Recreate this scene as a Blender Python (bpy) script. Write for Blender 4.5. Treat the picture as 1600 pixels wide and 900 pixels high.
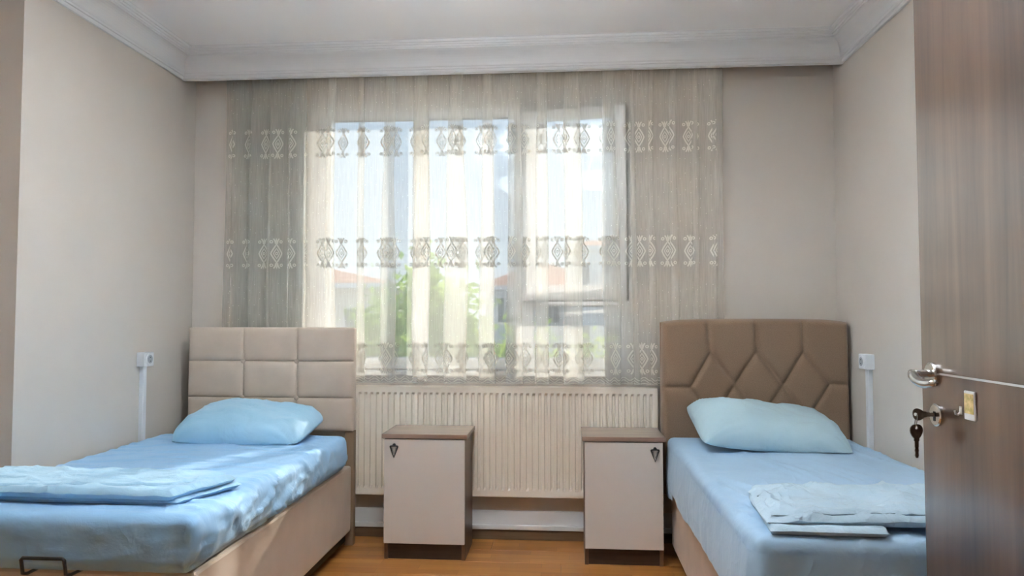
import bpy, bmesh, math, random
import numpy as np
from mathutils import Vector, noise as mnoise

random.seed(7)
rng = np.random.default_rng(7)
sc = bpy.context.scene
col = sc.collection
for _o in list(bpy.data.objects):
    bpy.data.objects.remove(_o)

# ------------------------------------------------------------------ camera
cam_d = bpy.data.cameras.new('camera')
cam_d.sensor_width = 36.0
cam_d.lens = 36.0 * 1120.0 / 1600.0
cam_d.clip_start = 0.02
cam_d.clip_end = 500
cam = bpy.data.objects.new('camera', cam_d)
cam.location = (0, 0, 1.219)
cam.rotation_euler = (math.radians(90 + 2.403), 0, math.radians(4.336))
col.objects.link(cam)
sc.camera = cam

# ------------------------------------------------------------------ world, sun, exposure
W = bpy.data.worlds.new('sky')
sc.world = W
W.use_nodes = True
wn = W.node_tree
wn.nodes.clear()
w_out = wn.nodes.new('ShaderNodeOutputWorld')
w_bg = wn.nodes.new('ShaderNodeBackground')
w_tc = wn.nodes.new('ShaderNodeTexCoord')
w_sep = wn.nodes.new('ShaderNodeSeparateXYZ')
w_ramp = wn.nodes.new('ShaderNodeValToRGB')
w_ramp.color_ramp.elements[0].position = 0.0
w_ramp.color_ramp.elements[0].color = (0.88, 0.95, 1.0, 1)
w_ramp.color_ramp.elements[1].position = 0.55
w_ramp.color_ramp.elements[1].color = (0.40, 0.66, 1.0, 1)
wn.links.new(w_tc.outputs['Generated'], w_sep.inputs[0])
wn.links.new(w_sep.outputs['Z'], w_ramp.inputs[0])
wn.links.new(w_ramp.outputs[0], w_bg.inputs['Color'])
w_bg.inputs['Strength'].default_value = 1.12
wn.links.new(w_bg.outputs[0], w_out.inputs[0])

sun_d = bpy.data.lights.new('sun', 'SUN')
sun_d.energy = 7.0
sun_d.color = (1.0, 0.93, 0.83)
sun_d.angle = math.radians(1.2)
sun = bpy.data.objects.new('sun', sun_d)
sun.rotation_euler = Vector((-0.42, -1.0, -0.47)).to_track_quat('-Z', 'Y').to_euler()
sun.location = (12, 14, 9)
col.objects.link(sun)

sc.view_settings.view_transform = 'Standard'
sc.view_settings.look = 'None'
sc.view_settings.gamma = 1.0
sc.view_settings.use_curve_mapping = False
sc.view_settings.exposure = 0.0
sc.cycles.transparent_max_bounces = 24
sc.cycles.max_bounces = 10
sc.cycles.diffuse_bounces = 5
sc.cycles.transmission_bounces = 8
sc.cycles.sample_clamp_indirect = 60.0
sc.cycles.use_denoising = True

FILL_POWER = 225.0  # emission of the added, unseen fill lamp
FILL_BOWL_GLOW = 9.0

# ------------------------------------------------------------------ materials
def mat(name, color, rough=0.6, metal=0.0, spec=0.5, coat=0.0, coat_rough=0.1, sheen=0.0):
    m = bpy.data.materials.new(name)
    m.use_nodes = True
    b = m.node_tree.nodes['Principled BSDF']
    b.inputs['Base Color'].default_value = (*color, 1)
    b.inputs['Roughness'].default_value = rough
    b.inputs['Metallic'].default_value = metal
    b.inputs['Specular IOR Level'].default_value = spec
    b.inputs['Coat Weight'].default_value = coat
    b.inputs['Coat Roughness'].default_value = coat_rough
    b.inputs['Sheen Weight'].default_value = sheen
    return m

def noise_node(nt, scale, vec_scale=None, detail=4, rough=0.5, coord='Object'):
    tc = nt.nodes.new('ShaderNodeTexCoord')
    n = nt.nodes.new('ShaderNodeTexNoise')
    n.inputs['Scale'].default_value = scale
    n.inputs['Detail'].default_value = detail
    n.inputs['Roughness'].default_value = rough
    if vec_scale:
        mp = nt.nodes.new('ShaderNodeMapping')
        mp.inputs['Scale'].default_value = vec_scale
        nt.links.new(tc.outputs[coord], mp.inputs[0])
        nt.links.new(mp.outputs[0], n.inputs['Vector'])
    else:
        nt.links.new(tc.outputs[coord], n.inputs['Vector'])
    return n

def add_var(m, c0, c1, scale, vec_scale=None, p0=0.35, p1=0.65, detail=4):
    nt = m.node_tree
    n = noise_node(nt, scale, vec_scale, detail)
    r = nt.nodes.new('ShaderNodeValToRGB')
    r.color_ramp.elements[0].position = p0
    r.color_ramp.elements[0].color = (*c0, 1)
    r.color_ramp.elements[1].position = p1
    r.color_ramp.elements[1].color = (*c1, 1)
    nt.links.new(n.outputs['Fac'], r.inputs[0])
    nt.links.new(r.outputs[0], nt.nodes['Principled BSDF'].inputs['Base Color'])
    return r

def add_bump(m, scale, strength, dist=0.002, vec_scale=None, detail=4):
    nt = m.node_tree
    n = noise_node(nt, scale, vec_scale, detail)
    b = nt.nodes.new('ShaderNodeBump')
    b.inputs['Strength'].default_value = strength
    b.inputs['Distance'].default_value = dist
    nt.links.new(n.outputs['Fac'], b.inputs['Height'])
    nt.links.new(b.outputs[0], nt.nodes['Principled BSDF'].inputs['Normal'])

M = {}
M['wall'] = mat('wall_paint', (0.66, 0.60, 0.545), 0.75, spec=0.3)
add_var(M['wall'], (0.64, 0.58, 0.52), (0.67, 0.61, 0.55), 1.6)
add_bump(M['wall'], 90, 0.12, 0.001)
M['ceiling'] = mat('ceiling_paint', (0.93, 0.93, 0.93), 0.8, spec=0.2)
add_bump(M['ceiling'], 60, 0.06, 0.001)
M['plaster'] = mat('cornice_plaster', (0.78, 0.785, 0.79), 0.55)
add_bump(M['plaster'], 40, 0.05, 0.001)
M['pvc'] = mat('white_pvc', (0.86, 0.87, 0.88), 0.3)
add_bump(M['pvc'], 30, 0.02, 0.001)
M['white_plastic'] = mat('white_plastic', (0.80, 0.81, 0.83), 0.35)
add_bump(M['white_plastic'], 50, 0.02, 0.001)
M['grey_plastic'] = mat('grey_plastic', (0.38, 0.40, 0.44), 0.45)
add_bump(M['grey_plastic'], 50, 0.02, 0.001)
M['radiator'] = mat('radiator_enamel', (0.86, 0.79, 0.68), 0.3)
add_bump(M['radiator'], 25, 0.02, 0.001)
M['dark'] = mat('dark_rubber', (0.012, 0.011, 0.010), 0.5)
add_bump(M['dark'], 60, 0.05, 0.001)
M['black_metal'] = mat('black_metal', (0.012, 0.012, 0.013), 0.35, spec=0.6)
add_bump(M['black_metal'], 80, 0.03, 0.001)
M['steel'] = mat('brushed_steel', (0.62, 0.60, 0.58), 0.22, metal=1.0)
add_bump(M['steel'], 60, 0.03, 0.0005, (1, 1, 12))
M['aged_brass'] = mat('aged_key_metal', (0.16, 0.115, 0.085), 0.42, metal=0.8)
add_var(M['aged_brass'], (0.11, 0.08, 0.06), (0.22, 0.16, 0.12), 60)
M['inlay'] = mat('silver_inlay', (0.75, 0.77, 0.80), 0.3, metal=0.7)
add_bump(M['inlay'], 60, 0.02, 0.0005)

# upholstery
M['cream_faux'] = mat('cream_upholstery', (0.60, 0.475, 0.385), 0.5, sheen=0.1)
add_var(M['cream_faux'], (0.555, 0.455, 0.37), (0.61, 0.50, 0.41), 7)
add_bump(M['cream_faux'], 220, 0.10, 0.001)
M['tan_dark'] = mat('tan_side_board', (0.30, 0.205, 0.125), 0.6)
add_bump(M['tan_dark'], 160, 0.1, 0.001)
M['brown_fabric'] = mat('brown_woven_fabric', (0.36, 0.235, 0.15), 0.85, spec=0.2, sheen=0.25)
add_var(M['brown_fabric'], (0.235, 0.155, 0.10), (0.285, 0.19, 0.125), 240)
add_bump(M['brown_fabric'], 420, 0.25, 0.001)
M['beige_base'] = mat('beige_base_fabric', (0.56, 0.42, 0.325), 0.7, sheen=0.15)
add_var(M['beige_base'], (0.53, 0.40, 0.305), (0.59, 0.45, 0.35), 8)
add_bump(M['beige_base'], 260, 0.12, 0.001)

def cloth(name, c0, c1, crease=0.24, sc_big=5):
    m = mat(name, c0, 0.62, spec=0.3, sheen=0.2)
    nt = m.node_tree
    add_var(m, c0, c1, 5)
    n1 = noise_node(nt, sc_big, (1.0, 2.0, 1.0), 5, 0.6)
    n1.inputs['Distortion'].default_value = 0.5
    n3 = noise_node(nt, sc_big * 0.8, (1.5, 0.8, 1.4), 3, 0.5)
    n3.inputs['Distortion'].default_value = 0.3
    def mth(op, *v):
        q = nt.nodes.new('ShaderNodeMath'); q.operation = op
        for i, x in enumerate(v):
            if isinstance(x, (int, float)):
                q.inputs[i].default_value = x
            else:
                nt.links.new(x, q.inputs[i])
        return q.outputs[0]
    ridge = mth('POWER', mth('SUBTRACT', 1.0, mth('MINIMUM', 1.0, mth('MULTIPLY', mth('ABSOLUTE', mth('SUBTRACT', n3.outputs['Fac'], 0.5)), 9.0))), 2.0)
    n2 = noise_node(nt, 700, None, 2)
    hgt = mth('ADD', mth('MULTIPLY_ADD', n2.outputs['Fac'], 0.02, n1.outputs['Fac']), mth('MULTIPLY', ridge, 0.16))
    b = nt.nodes.new('ShaderNodeBump')
    b.inputs['Strength'].default_value = crease
    b.inputs['Distance'].default_value = 0.03
    nt.links.new(hgt, b.inputs['Height'])
    nt.links.new(b.outputs[0], nt.nodes['Principled BSDF'].inputs['Normal'])
    return m
M['sheet_blue'] = cloth('blue_sheet_cotton', (0.290, 0.535, 0.82), (0.325, 0.57, 0.85))
M['sheet_pale'] = cloth('pale_blue_sheet_cotton', (0.375, 0.565, 0.765), (0.41, 0.60, 0.795))
M['pillow_blue'] = cloth('blue_pillow_cotton', (0.345, 0.60, 0.79), (0.385, 0.635, 0.82), 0.32)
M['pillow_pale'] = cloth('pale_blue_pillow_cotton', (0.43, 0.60, 0.68), (0.47, 0.64, 0.715), 0.30)
M['fold_blue'] = cloth('folded_blue_cotton', (0.35, 0.585, 0.775), (0.39, 0.625, 0.81), 0.30, 8)
M['fold_pale'] = cloth('folded_pale_cotton', (0.47, 0.625, 0.745), (0.51, 0.66, 0.775), 0.42, 8)

# walnut with vertical grain
def wood(name, cA, cB, cC, vec, rough, coat=0.0, coat_rough=0.2, seed=0.0):
    m = mat(name, cA, rough, coat=coat, coat_rough=coat_rough)
    nt = m.node_tree
    n = noise_node(nt, 1.0, vec, 6, 0.6)
    n.inputs['Distortion'].default_value = 0.3
    r = nt.nodes.new('ShaderNodeValToRGB')
    e = r.color_ramp.elements
    e[0].position = 0.32; e[0].color = (*cA, 1)
    e[1].position = 0.70; e[1].color = (*cC, 1)
    k = e.new(0.5); k.color = (*cB, 1)
    nt.links.new(n.outputs['Fac'], r.inputs[0])
    nt.links.new(r.outputs[0], nt.nodes['Principled BSDF'].inputs['Base Color'])
    return m
M['walnut_door'] = wood('walnut_door', (0.052, 0.026, 0.015), (0.095, 0.048, 0.027), (0.140, 0.074, 0.042), (14, 14, 0.8), 0.35, 1.0, 0.20)
M['walnut_door'].node_tree.nodes['Principled BSDF'].inputs['Coat IOR'].default_value = 2.1
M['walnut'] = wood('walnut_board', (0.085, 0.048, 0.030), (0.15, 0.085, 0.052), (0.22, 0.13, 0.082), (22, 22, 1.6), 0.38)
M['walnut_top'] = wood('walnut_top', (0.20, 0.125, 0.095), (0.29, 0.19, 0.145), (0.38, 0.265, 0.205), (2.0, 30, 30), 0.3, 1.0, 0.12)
M['walnut_dark'] = wood('walnut_plinth', (0.030, 0.018, 0.012), (0.045, 0.027, 0.018), (0.065, 0.04, 0.027), (2.0, 30, 30), 0.4)
M['nightstand_door'] = mat('cream_laminate', (0.66, 0.61, 0.565), 0.38)
add_bump(M['nightstand_door'], 40, 0.02, 0.0005)
M['skirting'] = wood('brown_skirting', (0.13, 0.082, 0.045), (0.18, 0.115, 0.065), (0.22, 0.145, 0.085), (1.5, 30, 30), 0.5)

# laminate plank: three strips of oak blocks per board
def laminate():
    m = mat('oak_laminate', (0.5, 0.25, 0.09), 0.33)
    nt = m.node_tree
    tc = nt.nodes.new('ShaderNodeTexCoord')
    oi = nt.nodes.new('ShaderNodeObjectInfo')
    vadd = nt.nodes.new('ShaderNodeVectorMath'); vadd.operation = 'ADD'
    vm = nt.nodes.new('ShaderNodeVectorMath'); vm.operation = 'SCALE'
    comb = nt.nodes.new('ShaderNodeCombineXYZ')
    nt.links.new(oi.outputs['Random'], comb.inputs[0])
    nt.links.new(comb.outputs[0], vm.inputs[0]); vm.inputs['Scale'].default_value = 9.0
    nt.links.new(tc.outputs['Object'], vadd.inputs[0]); nt.links.new(vm.outputs[0], vadd.inputs[1])
    br = nt.nodes.new('ShaderNodeTexBrick')
    br.inputs['Scale'].default_value = 1.0
    br.inputs['Brick Width'].default_value = 0.40
    br.inputs['Row Height'].default_value = 0.0633
    br.inputs['Mortar Size'].default_value = 0.0007
    br.inputs['Color1'].default_value = (0.42, 0.165, 0.04, 1)
    br.inputs['Color2'].default_value = (0.60, 0.27, 0.075, 1)
    br.inputs['Mortar'].default_value = (0.30, 0.14, 0.05, 1)
    nt.links.new(vadd.outputs[0], br.inputs['Vector'])
    mp = nt.nodes.new('ShaderNodeMapping'); mp.inputs['Scale'].default_value = (3, 60, 10)
    nt.links.new(vadd.outputs[0], mp.inputs[0])
    n = nt.nodes.new('ShaderNodeTexNoise'); n.inputs['Scale'].default_value = 1.0; n.inputs['Detail'].default_value = 5
    nt.links.new(mp.outputs[0], n.inputs['Vector'])
    mx = nt.nodes.new('ShaderNodeMix'); mx.data_type = 'RGBA'; mx.blend_type = 'MULTIPLY'
    mx.inputs[0].default_value = 0.55
    rr = nt.nodes.new('ShaderNodeValToRGB')
    rr.color_ramp.elements[0].position = 0.3; rr.color_ramp.elements[0].color = (0.72, 0.66, 0.6, 1)
    rr.color_ramp.elements[1].position = 0.7; rr.color_ramp.elements[1].color = (1, 1, 1, 1)
    nt.links.new(n.outputs['Fac'], rr.inputs[0])
    nt.links.new(br.outputs['Color'], mx.inputs[6]); nt.links.new(rr.outputs[0], mx.inputs[7])
    nt.links.new(mx.outputs[2], nt.nodes['Principled BSDF'].inputs['Base Color'])
    return m
M['laminate'] = laminate()

def sheer(name, colr, trans, tl=0.6, tint=(1, 1, 1)):
    """thin woven cloth: part open weave, part threads that scatter light"""
    m = bpy.data.materials.new(name); m.use_nodes = True
    nt = m.node_tree; nt.nodes.clear()
    out = nt.nodes.new('ShaderNodeOutputMaterial')
    tr = nt.nodes.new('ShaderNodeBsdfTransparent'); tr.inputs[0].default_value = (*tint, 1)
    di = nt.nodes.new('ShaderNodeBsdfDiffuse'); di.inputs[0].default_value = (*colr, 1)
    tt = nt.nodes.new('ShaderNodeBsdfTranslucent'); tt.inputs[0].default_value = (*colr, 1)
    m1 = nt.nodes.new('ShaderNodeMixShader'); m1.inputs[0].default_value = tl
    m2 = nt.nodes.new('ShaderNodeMixShader')
    nt.links.new(di.outputs[0], m1.inputs[1]); nt.links.new(tt.outputs[0], m1.inputs[2])
    nt.links.new(m1.outputs[0], m2.inputs[1]); nt.links.new(tr.outputs[0], m2.inputs[2])
    n = noise_node(nt, 1.0, (160, 160, 9), 3)
    mr = nt.nodes.new('ShaderNodeMapRange')
    mr.inputs['From Min'].default_value = 0.3; mr.inputs['From Max'].default_value = 0.7
    mr.inputs['To Min'].default_value = trans - 0.03; mr.inputs['To Max'].default_value = trans + 0.03
    nt.links.new(n.outputs['Fac'], mr.inputs['Value'])
    nt.links.new(mr.outputs[0], m2.inputs[0])
    nt.links.new(m2.outputs[0], out.inputs[0])
    return m
M['sheer'] = sheer('sheer_voile', (0.95, 0.915, 0.84), 0.66, 0.56)
M['lace'] = sheer('lace_thread', (0.56, 0.54, 0.49), 0.04, 0.05)
M['drape'] = sheer('grey_drape_cloth', (0.52, 0.52, 0.475), 0.06, 0.15)
M['leaf'] = sheer('leaf', (0.30, 0.46, 0.07), 0.10, 0.55)
M['leaf_b'] = sheer('leaf_light', (0.42, 0.55, 0.10), 0.10, 0.55)
M['leaf_c'] = sheer('leaf_dark', (0.16, 0.30, 0.08), 0.10, 0.5)

def glass():
    m = bpy.data.materials.new('window_glass'); m.use_nodes = True
    nt = m.node_tree; nt.nodes.clear()
    out = nt.nodes.new('ShaderNodeOutputMaterial')
    tr = nt.nodes.new('ShaderNodeBsdfTransparent'); tr.inputs[0].default_value = (0.93, 0.95, 0.95, 1)
    gl = nt.nodes.new('ShaderNodeBsdfGlossy'); gl.inputs['Roughness'].default_value = 0.02
    mx = nt.nodes.new('ShaderNodeMixShader'); mx.inputs[0].default_value = 0.06
    nt.links.new(tr.outputs[0], mx.inputs[1]); nt.links.new(gl.outputs[0], mx.inputs[2])
    nt.links.new(mx.outputs[0], out.inputs[0])
    return m
M['glass'] = glass()
M['far_glass'] = mat('far_window_glass', (0.10, 0.13, 0.17), 0.15)
add_bump(M['far_glass'], 3, 0.02, 0.01)
M['facade_white'] = mat('white_render', (0.80, 0.76, 0.74), 0.8); add_bump(M['facade_white'], 8, 0.1, 0.01)
M['facade_cream'] = mat('cream_render', (0.82, 0.72, 0.62), 0.8); add_bump(M['facade_cream'], 8, 0.1, 0.01)
M['facade_grey'] = mat('grey_render', (0.58, 0.60, 0.64), 0.8); add_bump(M['facade_grey'], 8, 0.1, 0.01)
M['roof_tile'] = mat('orange_roof_tile', (0.72, 0.30, 0.16), 0.8)
add_var(M['roof_tile'], (0.62, 0.24, 0.12), (0.82, 0.38, 0.22), 1.5)
M['bark'] = mat('bark', (0.12, 0.08, 0.05), 0.9); add_bump(M['bark'], 12, 0.5, 0.02)
M['ground'] = mat('pale_yard_ground', (0.50, 0.48, 0.44), 0.9); add_bump(M['ground'], 2, 0.2, 0.05)
M['picture'] = mat('gold_print', (0.62, 0.45, 0.16), 0.35)
add_var(M['picture'], (0.45, 0.36, 0.10), (0.86, 0.66, 0.34), 55, None, 0.35, 0.6)

def fill_mat(name, strength):
    m = mat(name, (0.9, 0.9, 0.88), 0.3)
    b = m.node_tree.nodes['Principled BSDF']
    b.inputs['Emission Color'].default_value = (0.86, 0.94, 1.0, 1)
    b.inputs['Emission Strength'].default_value = strength
    add_bump(m, 30, 0.02, 0.001)
    return m
M['lamp'] = fill_mat('fill_diffuser', FILL_POWER)
M['bowl'] = fill_mat('fill_bowl_glass', FILL_BOWL_GLOW)

# ------------------------------------------------------------------ mesh helpers
ORG = {}

def link_mesh(name, V, F, m, parent=None, origin=None, smooth=False):
    V = np.asarray(V, float)
    if parent is not None:
        o0 = np.array(ORG[parent.name])
    elif origin is not None:
        o0 = np.array(origin, float)
    else:
        lo, hi = V.min(0), V.max(0)
        o0 = np.array([(lo[0] + hi[0]) / 2, (lo[1] + hi[1]) / 2, lo[2]])
    me = bpy.data.meshes.new(name)
    me.from_pydata((V - o0).tolist(), [], [list(map(int, f)) for f in F])
    me.update()
    if smooth:
        me.polygons.foreach_set('use_smooth', [True] * len(me.polygons))
    me.materials.append(M[m] if isinstance(m, str) else m)
    o = bpy.data.objects.new(name, me)
    col.objects.link(o)
    if parent is not None:
        o.parent = parent
    else:
        o.location = o0
    ORG[o.name] = tuple(o0)
    return o

def thing(name, loc, label, cat, group=None):
    e = bpy.data.objects.new(name, None)
    e.empty_display_size = 0.1
    e.location = loc
    col.objects.link(e)
    ORG[e.name] = tuple(loc)
    return tag(e, label, cat, group)

def tag(o, label, cat, group=None):
    o['label'] = label
    o['category'] = cat
    if group:
        o['group'] = group
    return o

def struct(o):
    o['kind'] = 'structure'
    return o

def root_struct(name, loc):
    e = bpy.data.objects.new(name, None)
    e.location = loc
    col.objects.link(e)
    ORG[e.name] = tuple(loc)
    return struct(e)

class MB:
    """collects shapes of ONE part"""
    def __init__(self):
        self.V, self.F, self.n = [], [], 0
    def add(self, V, F):
        V = np.asarray(V, float)
        self.V.append(V)
        self.F += [[i + self.n for i in f] for f in F]
        self.n += len(V)
        return self
    def box(self, x0, x1, y0, y1, z0, z1, bev=0.0):
        V, F = box_vf(x0, x1, y0, y1, z0, z1, bev)
        return self.add(V, F)
    def build(self, name, m, parent=None, smooth=False, origin=None):
        return link_mesh(name, np.vstack(self.V), self.F, m, parent, origin, smooth)

def box_vf(x0, x1, y0, y1, z0, z1, bev=0.0, seg=2):
    if bev <= 0:
        V = [(x, y, z) for x in (x0, x1) for y in (y0, y1) for z in (z0, z1)]
        F = [(0, 1, 3, 2), (4, 6, 7, 5), (0, 4, 5, 1), (2, 3, 7, 6), (0, 2, 6, 4), (1, 5, 7, 3)]
        return V, F
    bm = bmesh.new()
    bmesh.ops.create_cube(bm, size=1.0)
    for v in bm.verts:
        v.co = Vector(((x0 + x1) / 2 + v.co.x * (x1 - x0), (y0 + y1) / 2 + v.co.y * (y1 - y0), (z0 + z1) / 2 + v.co.z * (z1 - z0)))
    bmesh.ops.bevel(bm, geom=bm.edges[:], offset=bev, segments=seg, profile=0.5, affect='EDGES')
    bm.verts.ensure_lookup_table()
    for i, v in enumerate(bm.verts):
        v.index = i
    V = [tuple(v.co) for v in bm.verts]
    F = [[v.index for v in f.verts] for f in bm.faces]
    bm.free()
    return V, F

def tube_vf(pts, r, n=8, cap=True):
    pts = [Vector(p) for p in pts]
    rs = r if isinstance(r, (list, tuple)) else [r] * len(pts)
    V, F = [], []
    up = None
    for i, p in enumerate(pts):
        t = (pts[min(i + 1, len(pts) - 1)] - pts[max(i - 1, 0)]).normalized()
        if up is None:
            up = Vector((0, 0, 1)) if abs(t.z) < 0.9 else Vector((1, 0, 0))
        s = t.cross(up).normalized()
        up = s.cross(t).normalized()
        for k in range(n):
            a = 2 * math.pi * k / n
            V.append(tuple(p + (s * math.cos(a) + up * math.sin(a)) * rs[i]))
    for i in range(len(pts) - 1):
        for k in range(n):
            F.append((i * n + k, i * n + (k + 1) % n, (i + 1) * n + (k + 1) % n, (i + 1) * n + k))
    if cap:
        F.append(tuple(range(n - 1, -1, -1)))
        F.append(tuple(range((len(pts) - 1) * n, len(pts) * n)))
    return V, F

def disc_vf(c, axis, r, h, n=24, bev=0.0):
    """short cylinder starting at c along axis"""
    c = Vector(c); a = Vector(axis).normalized()
    if bev > 0:
        prof = [(0, 0), (r, 0), (r, h - bev), (r - bev, h), (0, h)]
    else:
        prof = [(0, 0), (r, 0), (r, h), (0, h)]
    return lathe_vf(c, a, prof, n)

def lathe_vf(c, a, prof, n=24):
    c = Vector(c); a = Vector(a).normalized()
    s = a.orthogonal().normalized(); u = a.cross(s)
    V, F = [], []
    for (r, h) in prof:
        for k in range(n):
            t = 2 * math.pi * k / n
            V.append(tuple(c + a * h + (s * math.cos(t) + u * math.sin(t)) * max(r, 1e-5)))
    for i in range(len(prof) - 1):
        for k in range(n):
            F.append((i * n + k, i * n + (k + 1) % n, (i + 1) * n + (k + 1) % n, (i + 1) * n + k))
    return V, F

def grid_faces(nu, nv, wrap=False):
    return [(i * nv + j, (i + 1) * nv + j, (i + 1) * nv + j + 1, i * nv + j + 1) for i in range(nu - 1) for j in range(nv - 1)]

def prism_vf(poly, axis, a0, a1):
    """poly: 2D points; axis 'y': poly in (x,z); 'x': poly in (y,z); 'z': (x,y)"""
    n = len(poly)
    def P(p, a):
        return {'y': (p[0], a, p[1]), 'x': (a, p[0], p[1]), 'z': (p[0], p[1], a)}[axis]
    V = [P(p, a0) for p in poly] + [P(p, a1) for p in poly]
    F = [(i, (i + 1) % n, n + (i + 1) % n, n + i) for i in range(n)]
    F += [tuple(range(n - 1, -1, -1)), tuple(range(n, 2 * n))]
    return V, F

def fnoise(x, y, z=0.0):
    return mnoise.noise(Vector((x, y, z)))

def fbm(x, y, z=0.0, o=3):
    s, a, f = 0, 1.0, 1.0
    for _ in range(o):
        s += a * mnoise.noise(Vector((x * f, y * f, z * f)))
        a *= 0.5; f *= 2.03
    return s

def soft_box(x0, x1, y0, y1, z0, z1, r, step, disp=None):
    """rounded box skin of even cells; disp(p, n) -> offset vector"""
    def ax(a, b):
        n = max(2, int(round((b - a - 2 * r) / step)))
        e = [a, a + r * 0.3, a + r * 0.65]
        mid = np.linspace(a + r, b - r, n + 1).tolist()
        return e + mid + [b - r * 0.65, b - r * 0.3, b]
    X, Y, Z = ax(x0, x1), ax(y0, y1), ax(z0, z1)
    idx, V, F = {}, [], []
    def vid(i, j, k):
        key = (i, j, k)
        if key not in idx:
            p = Vector((X[i], Y[j], Z[k]))
            q = Vector((min(max(p.x, x0 + r), x1 - r), min(max(p.y, y0 + r), y1 - r), min(max(p.z, z0 + r), z1 - r)))
            d = p - q
            if d.length > 1e-9:
                nrm = d.normalized(); p = q + nrm * r
            else:
                nrm = Vector((0, 0, 1))
            if disp:
                p = p + disp(p, nrm)
            idx[key] = len(V); V.append(tuple(p))
        return idx[key]
    nx, ny, nz = len(X), len(Y), len(Z)
    for i in range(nx - 1):
        for j in range(ny - 1):
            F.append((vid(i, j, nz - 1), vid(i + 1, j, nz - 1), vid(i + 1, j + 1, nz - 1), vid(i, j + 1, nz - 1)))
            F.append((vid(i, j, 0), vid(i, j + 1, 0), vid(i + 1, j + 1, 0), vid(i + 1, j, 0)))
    for i in range(nx - 1):
        for k in range(nz - 1):
            F.append((vid(i, 0, k), vid(i + 1, 0, k), vid(i + 1, 0, k + 1), vid(i, 0, k + 1)))
            F.append((vid(i, ny - 1, k), vid(i, ny - 1, k + 1), vid(i + 1, ny - 1, k + 1), vid(i + 1, ny - 1, k)))
    for j in range(ny - 1):
        for k in range(nz - 1):
            F.append((vid(0, j, k), vid(0, j, k + 1), vid(0, j + 1, k + 1), vid(0, j + 1, k)))
            F.append((vid(nx - 1, j, k), vid(nx - 1, j + 1, k), vid(nx - 1, j + 1, k + 1), vid(nx - 1, j, k + 1)))
    return V, F

# ------------------------------------------------------------------ room
XL, XR, YB, ZC = -2.16, 1.46, 4.0, 2.72
YN = -1.3                     # near wall
XLL, YSTEP = -2.80, 2.665     # left recess
XE, YE = 0.985, 1.10           # entry wall on the right
XH = 2.6                      # hall wall beyond the doorway

fl = struct(MB().box(XLL - .2, XH + .2, YN - .2, YB + .25, -0.20, -0.012).build('floor', 'skirting'))
pl_len, pl_w = 1.2, 0.19
pV, pF = box_vf(0.0008, pl_len - 0.0008, 0.0008, pl_w - 0.0008, -0.012, 0.0, 0.0012, 1)
plank_me = bpy.data.meshes.new('plank')
plank_me.from_pydata(pV, [], pF)
plank_me.materials.append(M['laminate'])
row, y = 0, YB - pl_w
while y > YN - pl_w:
    x = XLL - [0.0, 0.42, 0.83, 0.2, 0.6][row % 5]
    while x < XH:
        if not (x > XR + 0.02 and y > YE):
            p = bpy.data.objects.new('plank', plank_me)
            col.objects.link(p)
            p.parent = fl
            p.location = (x - ORG['floor'][0], y - ORG['floor'][1], -ORG['floor'][2])
        x += pl_len
    y -= pl_w
    row += 1

struct(MB().box(XLL - .2, XH + .2, YN - .2, YB + .25, ZC, ZC + .15).build('ceiling', 'ceiling'))

# back wall around the window opening
OX0, OX1, OZ0, OZ1 = -1.46, 0.362, 0.925, 2.458
wb = MB()
wb.box(XLL, OX0, YB, YB + .25, 0, ZC); wb.box(OX1, XH, YB, YB + .25, 0, ZC)
wb.box(OX0, OX1, YB, YB + .25, 0, OZ0); wb.box(OX0, OX1, YB, YB + .25, OZ1, ZC)
struct(wb.build('wall_back', 'wall'))
struct(MB().box(XLL, XL, YSTEP, YB, 0, ZC).build('wall_left', 'wall'))
struct(MB().box(XLL - .15, XLL, YN, YB, 0, ZC).build('wall_left_recess', 'wall'))
struct(MB().box(XR, XR + .15, YE, YB, 0, ZC).build('wall_right', 'wall'))
DY0, DY1, DZ = 0.20, 1.06, 2.42
we = MB()
we.box(XE, XE + .12, DY1, YE, 0, ZC); we.box(XE, XE + .12, YN, DY0, 0, ZC); we.box(XE, XE + .12, DY0, DY1, DZ, ZC)
we.box(XE + .12, XR + .15, YE - .12, YE, 0, ZC)
struct(we.build('wall_entry', 'wall'))
struct(MB().box(XLL, XH, YN - .15, YN, 0, ZC).build('wall_near', 'wall'))
wh = MB(); wh.box(XH, XH + .12, YN, YE, 0, ZC); wh.box(XR + .15, XH, YE - .12, YE, 0, ZC)
struct(wh.build('wall_hall', 'wall'))

# cornices: stepped cove profile (distance from wall, height below ceiling)
prof = [(0.0, 0.158), (0.012, 0.158), (0.016, 0.150), (0.016, 0.143), (0.022, 0.141), (0.022, 0.132)]
for i in range(9):
    a = i / 8 * math.pi / 2
    prof.append((0.026 + 0.052 * (1 - math.cos(a)), 0.126 - 0.080 * math.sin(a)))
prof += [(0.078, 0.040), (0.084, 0.038), (0.084, 0.029), (0.091, 0.027), (0.091, 0.018), (0.098, 0.016), (0.098, 0.004), (0.102, 0.0), (0.0, 0.0)]
YP = 3.845
def sweep(name, fn0, fn1):
    n = len(prof)
    V = [fn0(d, h) for d, h in prof] + [fn1(d, h) for d, h in prof]
    F = [(i, (i + 1) % n, n + (i + 1) % n, n + i) for i in range(n)]
    F += [tuple(range(n - 1, -1, -1)), tuple(range(n, 2 * n))]
    return struct(link_mesh(name, V, F, 'plaster'))
sweep('trim_1', lambda d, h: (XL + d, YSTEP, ZC - h), lambda d, h: (XL + d, YP - d, ZC - h))
pel = sweep('trim_2', lambda d, h: (XL + d, YP - d, ZC - h), lambda d, h: (XR - d, YP - d, ZC - h))
MB().box(XL, XR, YP, YP + .018, ZC - .160, ZC).build('pelmet_board', 'plaster', pel)
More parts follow.
